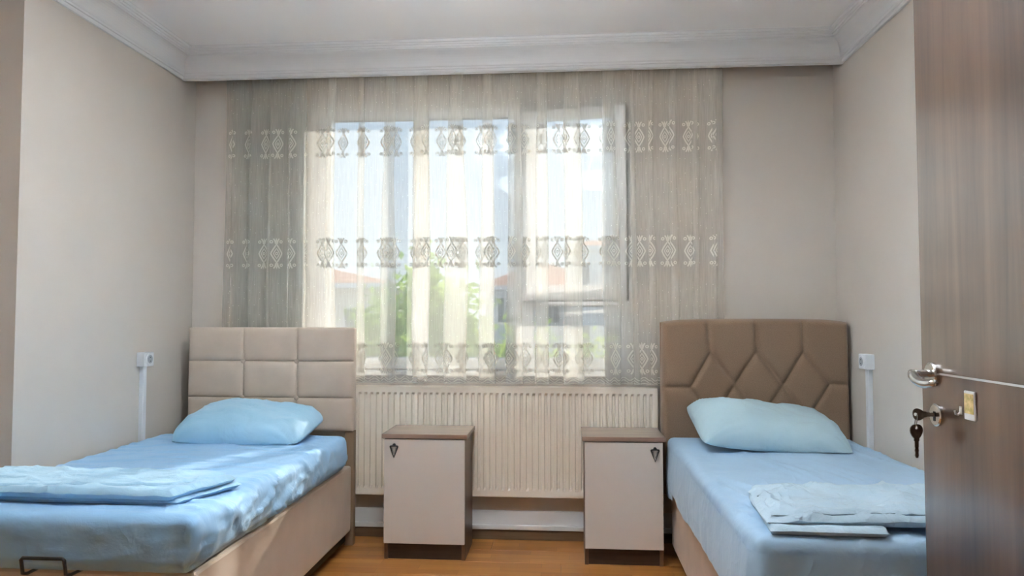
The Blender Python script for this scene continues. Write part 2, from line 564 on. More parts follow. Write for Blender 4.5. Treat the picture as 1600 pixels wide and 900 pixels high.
sweep('trim_3', lambda d, h: (XR - d, YE, ZC - h), lambda d, h: (XR - d, YP - d, ZC - h))

# skirting under the radiator and along the walls, white pipe cover above it
bb = struct(MB().box(XL, XR, YB - .016, YB, 0, 0.052, 0.004).build('baseboard_back', 'skirting'))
struct(MB().box(XL, XL + .016, YSTEP, YB - .016, 0, 0.052, 0.004).build('baseboard_left', 'skirting'))
struct(MB().box(XR - .016, XR, YE, YB - .016, 0, 0.052, 0.004).build('baseboard_right', 'skirting'))
tr4 = struct(MB().box(XL, XR, YB - .010, YB, 0.055, 0.158, 0.003).build('trim_4', 'plaster'))
MB().box(XL, XR, YB - .026, YB - .009, 0.056, 0.082, 0.004).build('pipe_cover', 'plaster', tr4)

# ------------------------------------------------------------------ window
FY0, FY1 = 4.10, 4.165
win = root_struct('window_1', ((OX0 + OX1) / 2, FY0, OZ0))
fr = MB()
fr.box(OX0, -1.395, FY0, FY1, OZ0, OZ1, .006); fr.box(0.312, OX1, FY0, FY1, OZ0, OZ1, .006)
fr.box(-1.395, 0.312, FY0, FY1, 2.388, OZ1, .006); fr.box(-1.395, 0.312, FY0, FY1, OZ0, 0.988, .006)
wf = fr.build('window_frame', 'pvc', win)
MB().box(-0.889, -0.805, FY0 - .004, FY1, 0.986, 2.390, .006).build('mullion', 'pvc', win)
MB().box(-0.291, -0.191, FY0 - .004, FY1, 0.986, 2.390, .006).build('mullion', 'pvc', win)
MB().box(-0.193, 0.314, FY0, FY1, 1.288, 1.332, .006).build('transom', 'pvc', win)
for (a, b, c, d) in ((-1.397, -0.887, .986, 2.390), (-0.807, -0.289, .986, 2.390), (-0.193, 0.314, .986, 1.290)):
    MB().box(a, b, 4.128, 4.134, c, d).build('pane', 'glass', win)
    g = MB()
    for (e, h, i, j) in ((a, a + .008, c, d), (b - .008, b, c, d), (a, b, c, c + .008), (a, b, d - .008, d)):
        g.box(e, h, 4.118, 4.127, i, j)
    g.build('seal', 'grey_plastic', win)
# sash turned open into the room, hinged at the mullion
def turn(V, ang, hx, hy):
    c, s = math.cos(ang), math.sin(ang)
    return [(hx + (x - hx) * c + (y - hy) * s, hy - (x - hx) * s + (y - hy) * c, z) for x, y, z in V]
SA, HX, HY = math.radians(9.0), -0.235, 4.095
sx0, sx1, sz0, sz1 = -0.235, 0.345, 1.318, 2.402
s = MB()
for b in ((sx0, sx0 + .075, sz0, sz1), (sx1 - .075, sx1, sz0, sz1), (sx0 + .075, sx1 - .075, sz1 - .06, sz1), (sx0 + .075, sx1 - .075, sz0, sz0 + .085)):
    V, F = box_vf(b[0], b[1], 4.045, 4.100, b[2], b[3], .006)
    s.add(turn(V, SA, HX, HY), F)
sash = s.build('sash', 'pvc', win)
V, F = box_vf(sx0 + .07, sx1 - .07, 4.07, 4.076, sz0 + .08, sz1 - .055); link_mesh('pane', turn(V, SA, HX, HY), F, 'glass', sash)
gk = MB()  # dark strips standing in for the gap shadow around the open sash
for b in ((sx1, sx1 + .009, sz0, sz1 + .009), (sx0, sx1, sz1, sz1 + .009), (sx0, sx1, sz0 - .006, sz0)):
    V, F = box_vf(b[0], b[1], 4.06, 4.098, b[2], b[3]); gk.add(turn(V, SA, HX, HY), F)
gk.build('gap_shadow_strip', 'dark', sash)
hd = MB()
V, F = box_vf(sx1 - .050, sx1 - .022, 4.033, 4.046, 1.80, 1.87, .004); hd.add(turn(V, SA, HX, HY), F)
V, F = box_vf(sx1 - .046, sx1 - .026, 4.026, 4.036, 1.825, 1.845, .002); hd.add(turn(V, SA, HX, HY), F)
V, F = box_vf(sx1 - .046, sx1 - .026, 4.022, 4.030, 1.73, 1.845, .003); hd.add(turn(V, SA, HX, HY), F)
hd.build('handle', 'pvc', sash)
MB().box(OX0 - .03, OX1 + .03, YB - .022, FY0 + .002, OZ0 - .028, OZ0, .006).build('window_sill', 'plaster', win)
MB().box(OX0 - .02, OX1 + .02, FY1, YB + .33, OZ0 - .03, OZ0 - .005, .004).build('outer_sill', 'facade_white', win)

# ------------------------------------------------------------------ curtains
class Cloth:
    """hanging cloth; u = fold phase (radians), z = height"""
    def __init__(self, segs, y0, amp_y, seed, z0, z1, irr=1.0):
        r = random.Random(seed)
        U, X, A, B, J = [0.0], [segs[0][0]], [], [], []
        # folds: list of pitches
        self.folds = []
        x = segs[0][0]
        for (xa, xb, p, ov) in segs:
            n = max(1, int(round((xb - xa) / p)))
            w = [1 + irr * r.uniform(-.3, .3) for _ in range(n)]
            k = (xb - xa) / sum(w)
            for q in w:
                self.folds.append((x, q * k, ov)); x += q * k
        self.N = len(self.folds)
        self.y0, self.ay, self.z0, self.z1 = y0, amp_y, z0, z1
        self.xs = np.array([f[0] for f in self.folds] + [x])
        self.ph = np.arange(self.N + 1) * 2 * math.pi
        self.amp = np.array([f[2] / (2 * math.pi) * f[1] * (1 + irr * r.uniform(-.35, .25)) for f in self.folds] + [0.0])
        self.by = np.array([min(1.0, f[1] / 0.12) * (1 + irr * r.uniform(-.35, .35)) for f in self.folds] + [.5])
        self.seed = seed
        us = np.linspace(0, self.ph[-1], self.N * 24 + 1)
        zm = (z0 + z1) / 2
        P = np.array([self.pos(u, zm) for u in us])
        self.us = us
        self.arc = np.concatenate([[0], np.cumsum(np.linalg.norm(np.diff(P[:, :2], axis=0), axis=1))])
        self.length = self.arc[-1]
    def pos(self, u, z, off=0.0):
        t = (z - self.z0) / (self.z1 - self.z0)
        base = np.interp(u, self.ph, self.xs)
        mid = u - math.pi
        a = np.interp(mid, self.ph, self.amp)
        b = np.interp(mid, self.ph, self.by)
        wob = 0.16 * fnoise(u * 0.21 + self.seed, z * 1.3)
        loose = 1.0 + 0.20 * (0.5 - t) + 0.35 * fnoise(u * 0.33, z * 0.9, self.seed)
        top = min(1.0, 0.55 + (1 - t) * 2.2)
        ue = u + wob * 2.0
        x = base + a * loose * math.sin(ue) + 0.012 * fnoise(base * 2.0, z * 1.1, self.seed + 3)
        y = self.y0 + self.ay * b * top * math.cos(ue) + 0.006 * fnoise(base * 3.0, z * 2.0, self.seed + 9) - off
        return (x, y, z)
    def surf(self, s, z, off=0.0):
        return self.pos(float(np.interp(s, self.arc, self.us)), z, off)
    def mesh(self, per, nz, zb=None):
        nu = self.N * per + 1
        us = np.linspace(0, self.ph[-1], nu)
        zs = np.linspace(self.z0, self.z1, nz)
        V = []
        for u in us:
            for j, z in enumerate(zs):
                p = self.pos(u, z)
                if j == 0 and zb:
                    p = (p[0], p[1], p[2] + zb(u))
                V.append(p)
        return V, grid_faces(nu, nz)

def ribbon(mb, C, pts, w, s0, z0, off, closed=False):
    n = len(pts)
    L = []
    for i in range(n):
        a = pts[(i - 1) % n] if (closed or i > 0) else pts[i]
        b = pts[(i + 1) % n] if (closed or i < n - 1) else pts[i]
        tx, tz = b[0] - a[0], b[1] - a[1]
        l = math.hypot(tx, tz) or 1
        nx, nz = -tz / l * w / 2, tx / l * w / 2
        for sg in (1, -1):
            L.append(C.surf(s0 + pts[i][0] + nx * sg, z0 + pts[i][1] + nz * sg, off))
    m = n if closed else n - 1
    F = [(2 * i, 2 * ((i + 1) % n), 2 * ((i + 1) % n) + 1, 2 * i + 1) for i in range(m)]
    mb.add(L, F)

def motif(mb, C, s0, z0, k=1.0, off=0.0018):
    def dia(w, h, wd, n=5):
        pts = []
        cor = [(0, h), (w, 0), (0, -h), (-w, 0)]
        for i in range(4):
            a, b = cor[i], cor[(i + 1) % 4]
            for q in range(n):
                t = q / n
                bl = 0.10 * math.sin(t * math.pi)
                pts.append((k * (a[0] + (b[0] - a[0]) * t) * (1 + bl), k * (a[1] + (b[1] - a[1]) * t) * (1 + bl * .3)))
        ribbon(mb, C, pts, wd * k, s0, z0, off, True)
    dia(0.029, 0.052, 0.0075)
    dia(0.016, 0.029, 0.0052, 3)
    ribbon(mb, C, [(0.006 * k * math.cos(a), 0.007 * k * math.sin(a)) for a in np.linspace(0, 5.4, 7)], .005 * k, s0, z0, off, True)
    for sg in (1, -1):          # scrolls above and below
        for hx in (1, -1):
            pts = [(k * hx * (0.004 + 0.019 * t * math.sin(2.2 * t + .6)), k * sg * (0.054 + 0.030 * math.sin(t * 2.4))) for t in np.linspace(0, 1, 8)]
            ribbon(mb, C, pts, .0065 * k, s0, z0, off)
            pts = [(k * (hx * 0.026 + 0.007 * math.cos(a)), k * (sg * 0.066 + 0.007 * math.sin(a))) for a in np.linspace(0, 5.2, 7)]
            ribbon(mb, C, pts, .0058 * k, s0, z0, off, True)
        ribbon(mb, C, [(0, k * sg * 0.052), (0.004 * k, k * sg * 0.066), (0, k * sg * 0.086), (-0.004 * k, k * sg * 0.066)], .0065 * k, s0, z0, off, True)

ct = thing('sheer_curtain', (-0.55, 3.895, 0.86), 'cream sheer curtain with embroidered diamond rows hanging across the window', 'curtain')
CS = Cloth([(-1.935, -1.40, 0.105, 1.7), (-1.40, 0.33, 0.168, 2.9), (0.33, 0.84, 0.10, 2.0)], 3.902, 0.019, 11, 0.862, 2.70, 0.8)
V, F = CS.mesh(18, 40)
link_mesh('voile', V, F, 'sheer', ct, smooth=True)
em = MB()
sp = 0.118
s_ = 0.05
while s_ < CS.length - 0.05:
    for zr in (2.205, 1.582, 1.000):
        motif(em, CS, s_, zr)
    s_ += sp
lace = em.build('embroidery', 'lace', ct)
lace['kind'] = 'stuff'
hm = MB()
for k0, zz, wd in ((0, 0.892, .0045), (1, 0.878, .0045), (2, 0.866, .006)):
    ss = np.arange(0.01, CS.length - 0.01, 0.0098)
    ribbon(hm, CS, [(s, 0.009 * (1 if k0 < 2 else .25) * math.cos(2 * math.pi * s / .059)) for s in ss], wd, 0, zz, .0018)
hm.build('hem_border', 'lace', ct)['kind'] = 'stuff'
sprig = MB()
for s0 in np.arange(0.03, CS.length - .03, 0.0295):
    for z0 in np.arange(0.96, 2.66, 0.085):
        if any(abs(z0 - q) < .12 for q in (2.205, 1.582, 1.0)):
            continue
        zz = z0 + random.uniform(-.03, .03); a = .0019
        sprig.add([CS.surf(s0 - a, zz, .0016), CS.surf(s0, zz - a * 1.6, .0016), CS.surf(s0 + a, zz, .0016), CS.surf(s0, zz + a * 1.6, .0016)], [(0, 1, 2, 3)])
sprig.build('sprig_dots', 'lace', ct)['kind'] = 'stuff'
MB().box(-2.10, 1.40, 3.878, 3.968, 2.695, ZC, .004).build('curtain_rail', 'white_plastic', ct)

CD = Cloth([(-1.905, -1.475, 0.085, 3.2)], 3.960, 0.023, 23, 0.50, 2.70, 1.1)
V, F = CD.mesh(16, 30)
dr = link_mesh('bunched_drape', V, F, 'drape', None, smooth=True)
tag(dr, 'grey bunched drape behind the sheer curtain above the button-tufted headboard', 'curtain')

# ------------------------------------------------------------------ radiator
rd = thing('panel_radiator', (-0.34, 3.95, 0.245), 'long cream ribbed panel radiator mounted on the wall under the window', 'radiator')
rx0, rx1, rz0, rz1, ry = -1.172, 0.488, 0.245, 0.846, 3.925
pitch = 0.0333
nf = int(round((rx1 - rx0 - 0.02) / pitch))
xs = [rx0]
fl_x = []
a0 = rx0 + 0.01
pr = [(0.0, 0), (0.22, 0), (0.34, 1), (0.66, 1), (0.78, 0)]
for i in range(nf):
    for t, d in pr:
        fl_x.append((a0 + (i + t) * pitch, d))
fl_x = [(rx0, 0)] + fl_x + [(rx1, 0)]
zl = [rz0, rz0 + .004, rz0 + .035, rz0 + .050, rz1 - .050, rz1 - .036, rz1 - .006, rz1]
dl = [0, 0, 0, 1, 1, 0, 0, 0]
V = []
for (x, d) in fl_x:
    for z, g in zip(zl, dl):
        y_ = ry + (0.004 if z in (rz0, rz1) else 0) + 0.014 * (d * g)
        V.append((x, y_, z))
F = grid_faces(len(fl_x), len(zl))
link_mesh('ribbed_panel', V, F, 'radiator', rd)
MB().box(rx0, rx0 + .004, ry + .002, 3.990, rz0 + .005, rz1 - .002, .001).build('side_cover', 'radiator', rd)
MB().box(rx1 - .004, rx1, ry + .002, 3.990, rz0 + .005, rz1 - .002, .001).build('side_cover', 'radiator', rd)
MB().box(rx0 + .006, rx1 - .006, 3.968, 3.985, rz0 + .01, rz1 - .02).build('back_panel', 'radiator', rd)
g = MB()
g.box(rx0 + .004, rx1 - .004, ry + .004, ry + .012, rz1 - .008, rz1 - .003); g.box(rx0 + .004, rx1 - .004, 3.978, 3.988, rz1 - .008, rz1 - .003)
for i in range(70):
    x = rx0 + .012 + i * (rx1 - rx0 - .024) / 69
    g.box(x - .004, x + .004, ry + .012, 3.978, rz1 - .007, rz1 - .004)
g.build('top_grille', 'radiator', rd)
for x in (rx0 + .3, rx1 - .3):
    MB().box(x - .02, x + .02, 3.984, 3.9985, rz0 + .1, rz1 - .1, .002).build('wall_bracket', 'radiator', rd)

# ------------------------------------------------------------------ nightstands
def nightstand(x0, x1, yf, yb, hx, label):
    t = thing('nightstand', ((x0 + x1) / 2, (yf + yb) / 2, 0), label, 'nightstand', None)
    z_top = 0.632
    MB().box(x0 - .012, x1 + .012, yf - .022, yb, z_top - .022, z_top, .002).build('top_board', 'walnut_top', t)
    MB().box(x0, x0 + .018, yf + .004, yb - .004, 0.0, z_top - .022, .001).build('side_panel', 'walnut', t)
    MB().box(x1 - .018, x1, yf + .004, yb - .004, 0.0, z_top - .022, .001).build('side_panel', 'walnut', t)
    MB().box(x0 + .018, x1 - .018, yb - .012, yb - .006, 0.02, z_top - .022).build('back_panel', 'walnut', t)
    MB().box(x0 + .018, x1 - .018, yf + .006, yb - .012, 0.082, 0.098).build('bottom_shelf', 'walnut', t)
    MB().box(x0 + .018, x1 - .018, yf + .012, yf + .028, 0.0, 0.080, .001).build('plinth', 'walnut_dark', t)
    d = MB().box(x0 + .001, x1 - .001, yf - .016, yf + .003, 0.084, z_top - .027, .0015).build('door', 'nightstand_door', t)
    # triangular bail handle
    h = MB()
    zc = z_top - .055
    y = yf - .024
    h.add(*disc_vf((hx, yf - .016, zc), (0, -1, 0), .008, .010, 14, .002))
    tri = [(hx - .020, y, zc - .006), (hx + .020, y, zc - .006), (hx, y, zc - .062)]
    h.add(*tube_vf([tri[0], (hx, y, zc - .003), tri[1]], .0035, 8))
    h.add(*tube_vf([tri[1], tri[2], tri[0]], .0036, 8))
    h.add(*tube_vf([(hx - .012, y, zc - .012), (hx, y, zc - .045), (hx + .012, y, zc - .012)], .0017, 6))
    h.build('handle', 'black_metal', d)
    return t
nightstand(-0.925, -0.512, 3.625, 3.915, -0.872, 'cream-fronted walnut nightstand beside the left bed, triangular handle at upper left')
nightstand(0.088, 0.472, 3.615, 3.915, 0.432, 'cream-fronted walnut nightstand beside the right bed, triangular handle at upper right')

# ------------------------------------------------------------------ beds
def wrinkle(x, y, s, ax=1.0, ay=1.0, p=2.0):
    n = fbm(x * ax * s, y * ay * s, 1.7, 3)
    return (1 - min(1, abs(n) * 2.2)) ** p

# left bed -----------------------------------------------------------------
bl = thing('upholstered_bed', (-1.63, 2.95, 0), 'cream upholstered single bed with button-tufted square headboard', 'bed')
bx0, bx1, by0, by1 = -2.115, -1.150, 2.175, 3.80
MB().box(bx0, bx1, by0, by1, 0.085, 0.430, .012).build('bed_base', 'cream_faux', bl)
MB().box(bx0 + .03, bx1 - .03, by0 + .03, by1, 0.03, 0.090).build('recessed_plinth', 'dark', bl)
for (x, y) in ((bx0 + .08, by0 + .1), (bx1 - .08, by0 + .1), (bx0 + .08, by1 - .1), (bx1 - .08, by1 - .1)):
    MB().add(*disc_vf((x, y, 0), (0, 0, 1), .025, .032, 14)).build('leg', 'dark', bl)
hx0, hx1, hz0, hz1 = -2.075, -1.146, 0.608, 1.168
hb = MB().box(hx0, hx1, 3.815, 3.865, hz0, hz1, .010).build('headboard', 'cream_faux', bl)
xs3 = [hx0, -1.764, -1.463, hx1]
zs3 = [hz0, 0.787, 0.984, hz1]
for i in range(3):
    for j in range(3):
        xa, xb, za, zb = xs3[i] + .0006, xs3[i + 1] - .0006, zs3[j] + .0006, zs3[j + 1] - .0006
        n = 15
        V = []
        for a in range(n):
            for b in range(n):
                u, v = -1 + 2 * a / (n - 1), -1 + 2 * b / (n - 1)
                u2, v2 = math.sin(u * math.pi / 2), math.sin(v * math.pi / 2)
                h = ((1 - abs(u2) ** 7) * (1 - abs(v2) ** 5)) ** 0.45
                px, pz = (xa + xb) / 2 + u2 * (xb - xa) / 2, (za + zb) / 2 + v2 * (zb - za) / 2
                w = 0.004 * wrinkle(px, pz, 3.0, 1, 9, 3) * h * abs(v2) ** 2
                V.append((px, 3.816 - 0.015 * h - w, pz))
        link_mesh('tufted_panel', V, grid_faces(n, n), 'cream_faux', hb, smooth=True)
for x in xs3[1:3]:
    for z in zs3[1:3]:
        MB().add(*lathe_vf((x, 3.815, z), (0, -1, 0), [(0.0125, 0), (0.0125, .008), (.009, .0125), (0, .014)], 14)).build('button', 'cream_faux', hb, smooth=True)
for x in (-1.195, bx0 + .0):
    MB().box(x, x + .05, 3.820, 3.862, 0.0, 0.612, .004).build('headboard_post', 'tan_dark', bl)
# metal loop that keeps the mattress in place
lp = [(-1.655, 2.100, 0.442), (-1.655, 2.092, 0.486), (-1.650, 2.091, 0.491), (-1.522, 2.091, 0.491), (-1.517, 2.092, 0.486), (-1.517, 2.100, 0.442)]
lp = [(-1.66, 2.20, 0.434), (-1.657, 2.120, 0.434)] + lp + [(-1.515, 2.120, 0.434), (-1.51, 2.20, 0.434)]
MB().add(*tube_vf(lp, .0055, 8)).build('mattress_stop', 'black_metal', bl, smooth=True)

mx0, mx1, my0, my1, mz0, mz1 = -2.125, -1.136, 2.125, 3.665, 0.434, 0.614
def dispL(p, n):
    x, y, z = p
    up = max(0.0, n.z)
    side = max(0.0, n.x); ft = max(0.0, -n.y)
    d = Vector((0, 0, 0))
    d.z += up * (0.006 * fbm(x * 2.2, y * 2.2, 0, 2) + 0.008 * wrinkle(x + y * .25, y, 3.0, .40, 2.4, 6))
    t = (mz1 - z) / (mz1 - mz0)
    # bulging flanks with slack creases, drawn tight at the foot corner
    bul = 0.012 * math.sin(math.pi * min(1, max(0, t)))
    cr = 0.018 * wrinkle(y * 1.0 + z * 1.3, z - y * .35, 4.0, 1.0, 2.2, 3.5) + 0.006 * fbm(y * 9, z * 16, 2.0, 2)
    d.x += side * (bul + cr * (0.35 + max(0.0, 1 - abs(y - 2.75) / .7)))
    cf = 0.005 * wrinkle(x * .8 + z * .9, z * .8, 5.5, 1.0, 3.0, 3) + 0.004 * fbm(x * 5, z * 9, 4, 2)
    d.y -= ft * (bul * .3 + cf)
    # radiating folds at the foot-right corner
    dx, dy = x - mx1, y - my0
    rr = math.hypot(dx, dy)
    if rr < 0.20 and z < mz1 - .01 and (side + ft) > .3:
        ang = (x - y) * 46 + (z - .5) * 10 * (1 if x - mx1 + .02 > -(y - my0) else -1)
        k = (1 - rr / .20) * min(1, t * 2.0) * 0.017 * math.sin(ang)
        d.x += side * k; d.y -= ft * k
    if z < mz0 + .03:
        d.x -= side * .012; d.y += ft * .012
    return d
V, F = soft_box(mx0, mx1, my0, my1, mz0, mz1, .036, .013, dispL)
mt = link_mesh('mattress', V, F, 'sheet_blue', None, smooth=True)
tag(mt, 'mattress in a bright blue fitted sheet on the bed with button-tufted headboard', 'mattress')

# pillows
def pillow(name, W_, D_, H_, loc, rot, m, seed, label, zmin, sag=0.0, crn=0.10, rnd=0.06):
    n = 46
    top, bot = [], []
    for a in range(n):
        for b in range(n):
            u, v = -1 + 2 * a / (n - 1), -1 + 2 * b / (n - 1)
            u, v = math.sin(u * math.pi / 2), math.sin(v * math.pi / 2)
            pin = 1 - crn * (1 - v * v) * 0.3 * abs(u) ** 3 - rnd * abs(v) ** 5 * abs(u)
            pjn = 1 - crn * (1 - u * u) * 0.8 * abs(v) ** 3 - rnd * 1.6 * abs(u) ** 5 * abs(v)
            x, y = u * W_ / 2 * pin, v * D_ / 2 * pjn
            e = (max(0, 1 - abs(u) ** 4.2) * max(0, 1 - abs(v) ** 2.6)) ** 0.50
            edge = max(abs(u), abs(v))
            wr = (0.010 * wrinkle(x + seed, y + x * .4, 4.0, 1.0, 1.6, 3) + 0.012 * fbm(x * 4 + seed, y * 4, seed, 2)) * min(1, e * 1.5)
            cr = 0.012 * math.sin(math.atan2(abs(v) - 1.05, abs(u) - 1.05) * 16 + seed) * max(0, (abs(u) * abs(v)) - .25) * min(1, e * 2.5)
            lump = 1 + 0.10 * fnoise(x * 2.6 + seed * 3, y * 2.6)
            top.append((x, y, H_ * 0.66 * e * lump + wr + cr - sag * (u * u)))
            bot.append((x, y, -H_ * 0.34 * e * (1 - .25 * e)))
    V = np.array(top + bot)
    cx, sx = math.cos(rot[0]), math.sin(rot[0])
    cz, sz = math.cos(rot[2]), math.sin(rot[2])
    cy, sy = math.cos(rot[1]), math.sin(rot[1])
    Rx = np.array([[1, 0, 0], [0, cx, -sx], [0, sx, cx]])
    Ry = np.array([[cy, 0, sy], [0, 1, 0], [-sy, 0, cy]])
    Rz = np.array([[cz, -sz, 0], [sz, cz, 0], [0, 0, 1]])
    V = V @ (Rz @ Ry @ Rx).T
    V = V + np.array(loc)
    F = grid_faces(n, n)
    N = n * n
    F2 = [tuple(N + i for i in f[::-1]) for f in F]
    # merge the rim: bottom rim indices become the top ones
    rim = {N + a * n + b: a * n + b for a in range(n) for b in range(n) if a in (0, n - 1) or b in (0, n - 1)}
    F2 = [tuple(rim.get(i, i) for i in f) for f in F2]
    V[:, 2] = np.maximum(V[:, 2], zmin)
    o = link_mesh(name, V, F + F2, m, None, smooth=True)
    return tag(o, label, 'pillow')

pillow('pillow', 0.67, 0.43, 0.175, (-1.592, 3.53, 0.668), (math.radians(12), 0, math.radians(-2)), 'pillow_blue', 1.3,
       'plump bright blue pillow lying against the button-tufted headboard', 0.616, 0.01, 0.06, 0.09)
pillow('pillow', 0.69, 0.44, 0.175, (0.945, 3.53, 0.684), (math.radians(15), math.radians(5), math.radians(3)), 'pillow_pale', 5.1,
       'pale grey-blue pillow lying against the brown diamond-quilted headboard', 0.615, 0.0, 0.06, 0.035)

# folded sheets: each layer a soft slab with wandering edges
def layer(parent, corners, z0, z1, m, seed, amp=0.012, r=None, name='fold_layer'):
    (ax, ay), (bx, by), (cx, cy), (dx, dy) = corners    # front-left, front-right, back-right, back-left
    r = r or (z1 - z0) * 0.49
    def disp(p, n):
        u, v = p.x, p.y
        fx = ax * (1 - u) * (1 - v) + bx * u * (1 - v) + cx * u * v + dx * (1 - u) * v
        fy = ay * (1 - u) * (1 - v) + by * u * (1 - v) + cy * u * v + dy * (1 - u) * v
        wob = 0.012 * fbm(fx * 5 + seed, fy * 5, 0, 2)
        z = p.z
        t = (z - z0) / (z1 - z0)
        dz = t * (amp * wrinkle(fx + seed, fy + fx * .3, 5.0, 1.0, 1.8, 2.5) + 0.6 * amp * fbm(fx * 6 + seed, fy * 6, 1, 3))
        return Vector((fx + wob - u, fy + wob * .6 - v, dz))
    V, F = soft_box01(z0, z1, disp)
    return link_mesh(name, V, F, m, parent, smooth=True)

def soft_box01(z0, z1, disp, nu=56, nv=34, ne=7):
    """unit-square slab whose rim is a half round of height z1-z0"""
    r = (z1 - z0) / 2
    V, F, idx = [], [], {}
    zc = (z0 + z1) / 2
    U = np.linspace(0, 1, nu); Vv = np.linspace(0, 1, nv)
    rows = []
    for sgn in (1, -1):
        ids = []
        for u in U:
            for v in Vv:
                e = min(u, 1 - u) * 0.7, min(v, 1 - v) * 0.4
                q = min(e) / (r * 1.2)
                h = 1.0 if q >= 1 else math.sqrt(max(0, 1 - (1 - q) ** 2))
                p = Vector((u, v, zc + sgn * r * h))
                p = p + disp(p, Vector((0, 0, 1)))
                ids.append(len(V)); V.append(tuple(p))
        rows.append(ids)
    for sgn, ids in zip((1, -1), rows):
        for i in range(nu - 1):
            for j in range(nv - 1):
                f = (ids[i * nv + j], ids[(i + 1) * nv + j], ids[(i + 1) * nv + j + 1], ids[i * nv + j + 1])
                F.append(f if sgn > 0 else f[::-1])
    return V, F

fsl = thing('folded_sheet', (-1.65, 2.4, 0.612), 'bright blue folded sheet lying at the foot of the left bed', 'folded sheet')
layer(fsl, ((-2.08, 2.255), (-1.250, 2.240), (-1.165, 2.500), (-2.09, 2.56)), 0.614, 0.638, 'fold_blue', 2.2, .004)
layer(fsl, ((-2.08, 2.240), (-1.262, 2.222), (-1.175, 2.490), (-2.09, 2.55)), 0.634, 0.664, 'fold_blue', 4.7, .009)
layer(fsl, ((-2.07, 2.250), (-1.300, 2.300), (-1.200, 2.500), (-2.08, 2.54)), 0.655, 0.671, 'fold_blue', 8.1, .008)

# right bed ----------------------------------------------------------------
brd = thing('upholstered_bed', (0.99, 2.95, 0), 'beige upholstered single bed with brown diamond-quilted headboard', 'bed')
cx0, cx1, cy0, cy1 = 0.532, 1.430, 2.09, 3.76
MB().box(cx0, cx1, cy0, cy1, 0.060, 0.405, .012).build('bed_base', 'beige_base', brd)
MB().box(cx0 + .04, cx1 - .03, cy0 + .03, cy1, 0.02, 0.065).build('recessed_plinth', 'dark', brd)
for (x, y) in ((cx0 + .08, cy0 + .1), (cx1 - .08, cy0 + .1), (cx0 + .08, cy1 - .1), (cx1 - .08, cy1 - .1)):
    MB().add(*disc_vf((x, y, 0), (0, 0, 1), .025, .03, 14)).build('leg', 'dark', brd)
def zX(a): return 0.494 + (1020 + a / 4.091 - 1033) * 0.003224
def zZ(b): return 1.203 - (480 + b / 4.091 - 503) * 0.00326
seg_px = [((350, 60), (370, 300)), ((655, 60), (668, 290)), ((962, 60), (968, 290)),
          ((370, 300), (240, 525)), ((370, 300), (525, 505)), ((668, 290), (525, 505)), ((668, 290), (832, 510)),
          ((968, 290), (832, 510)), ((968, 290), (1130, 497)), ((20, 525), (240, 525)), ((1130, 497), (1310, 503)),
          ((240, 525), (375, 735)), ((525, 505), (375, 735)), ((525, 505), (678, 730)), ((832, 510), (678, 730)), ((832, 510), (985, 725)), ((1130, 497), (985, 725)),
          ((375, 735), (375, 1200)), ((678, 730), (678, 1200)), ((985, 725), (985, 1200))]
segs = [(np.array([zX(a[0]), zZ(a[1])]), np.array([zX(b[0]), zZ(b[1])])) for a, b in seg_px]
qx0, qx1, qz0, qz1 = 0.489, 1.452, 0.30, 1.210
nu, nv = 190, 170
UU, VV = np.meshgrid(np.linspace(-1, 1, nu), np.linspace(-1, 1, nv), indexing='ij')
UU = np.sign(UU) * (1 - (1 - np.abs(UU)) ** 1.35); VV = np.sign(VV) * (1 - (1 - np.abs(VV)) ** 1.35)
QX = (qx0 + qx1) / 2 + UU * (qx1 - qx0) / 2 * (1 - 0.018 * (VV + 1) / 2)
QZ = (qz0 + qz1) / 2 + VV * (qz1 - qz0) / 2
QZ = QZ - np.where(VV > 0, 0.012 * np.abs(UU) ** 8 * VV, 0) + 0.006 * (1 - UU ** 2) * np.maximum(0, VV)
dm = np.full(QX.shape, 9.0)
for a, b in segs:
    ab = b - a
    t = np.clip(((QX - a[0]) * ab[0] + (QZ - a[1]) * ab[1]) / (ab @ ab), 0, 1)
    dm = np.minimum(dm, np.hypot(QX - a[0] - t * ab[0], QZ - a[1] - t * ab[1]))
puff = 1 - np.exp(-(dm / 0.011) ** 1.3)
ed = np.minimum(1 - np.abs(UU), (1 - np.abs(VV)) * (qz1 - qz0) / (qx1 - qx0)) * (qx1 - qx0) / 2
rd_ = np.where(ed > .03, 1.0, np.sqrt(np.maximum(0, 1 - (1 - ed / .03) ** 2)))
V = np.stack([QX, 3.842 - 0.042 * rd_ - 0.017 * puff * rd_, QZ], axis=-1).reshape(-1, 3)
qb = MB().box(qx0 + .004, qx1 - .010, 3.838, 3.868, qz0, qz1 - .012, .006).build('headboard', 'brown_fabric', brd)
link_mesh('quilted_front', V, grid_faces(nu, nv), 'brown_fabric', qb, smooth=True)
for x in (0.56, 1.32):
    MB().box(x, x + .05, 3.840, 3.866, 0.0, 0.31, .004).build('headboard_post', 'tan_dark', brd)

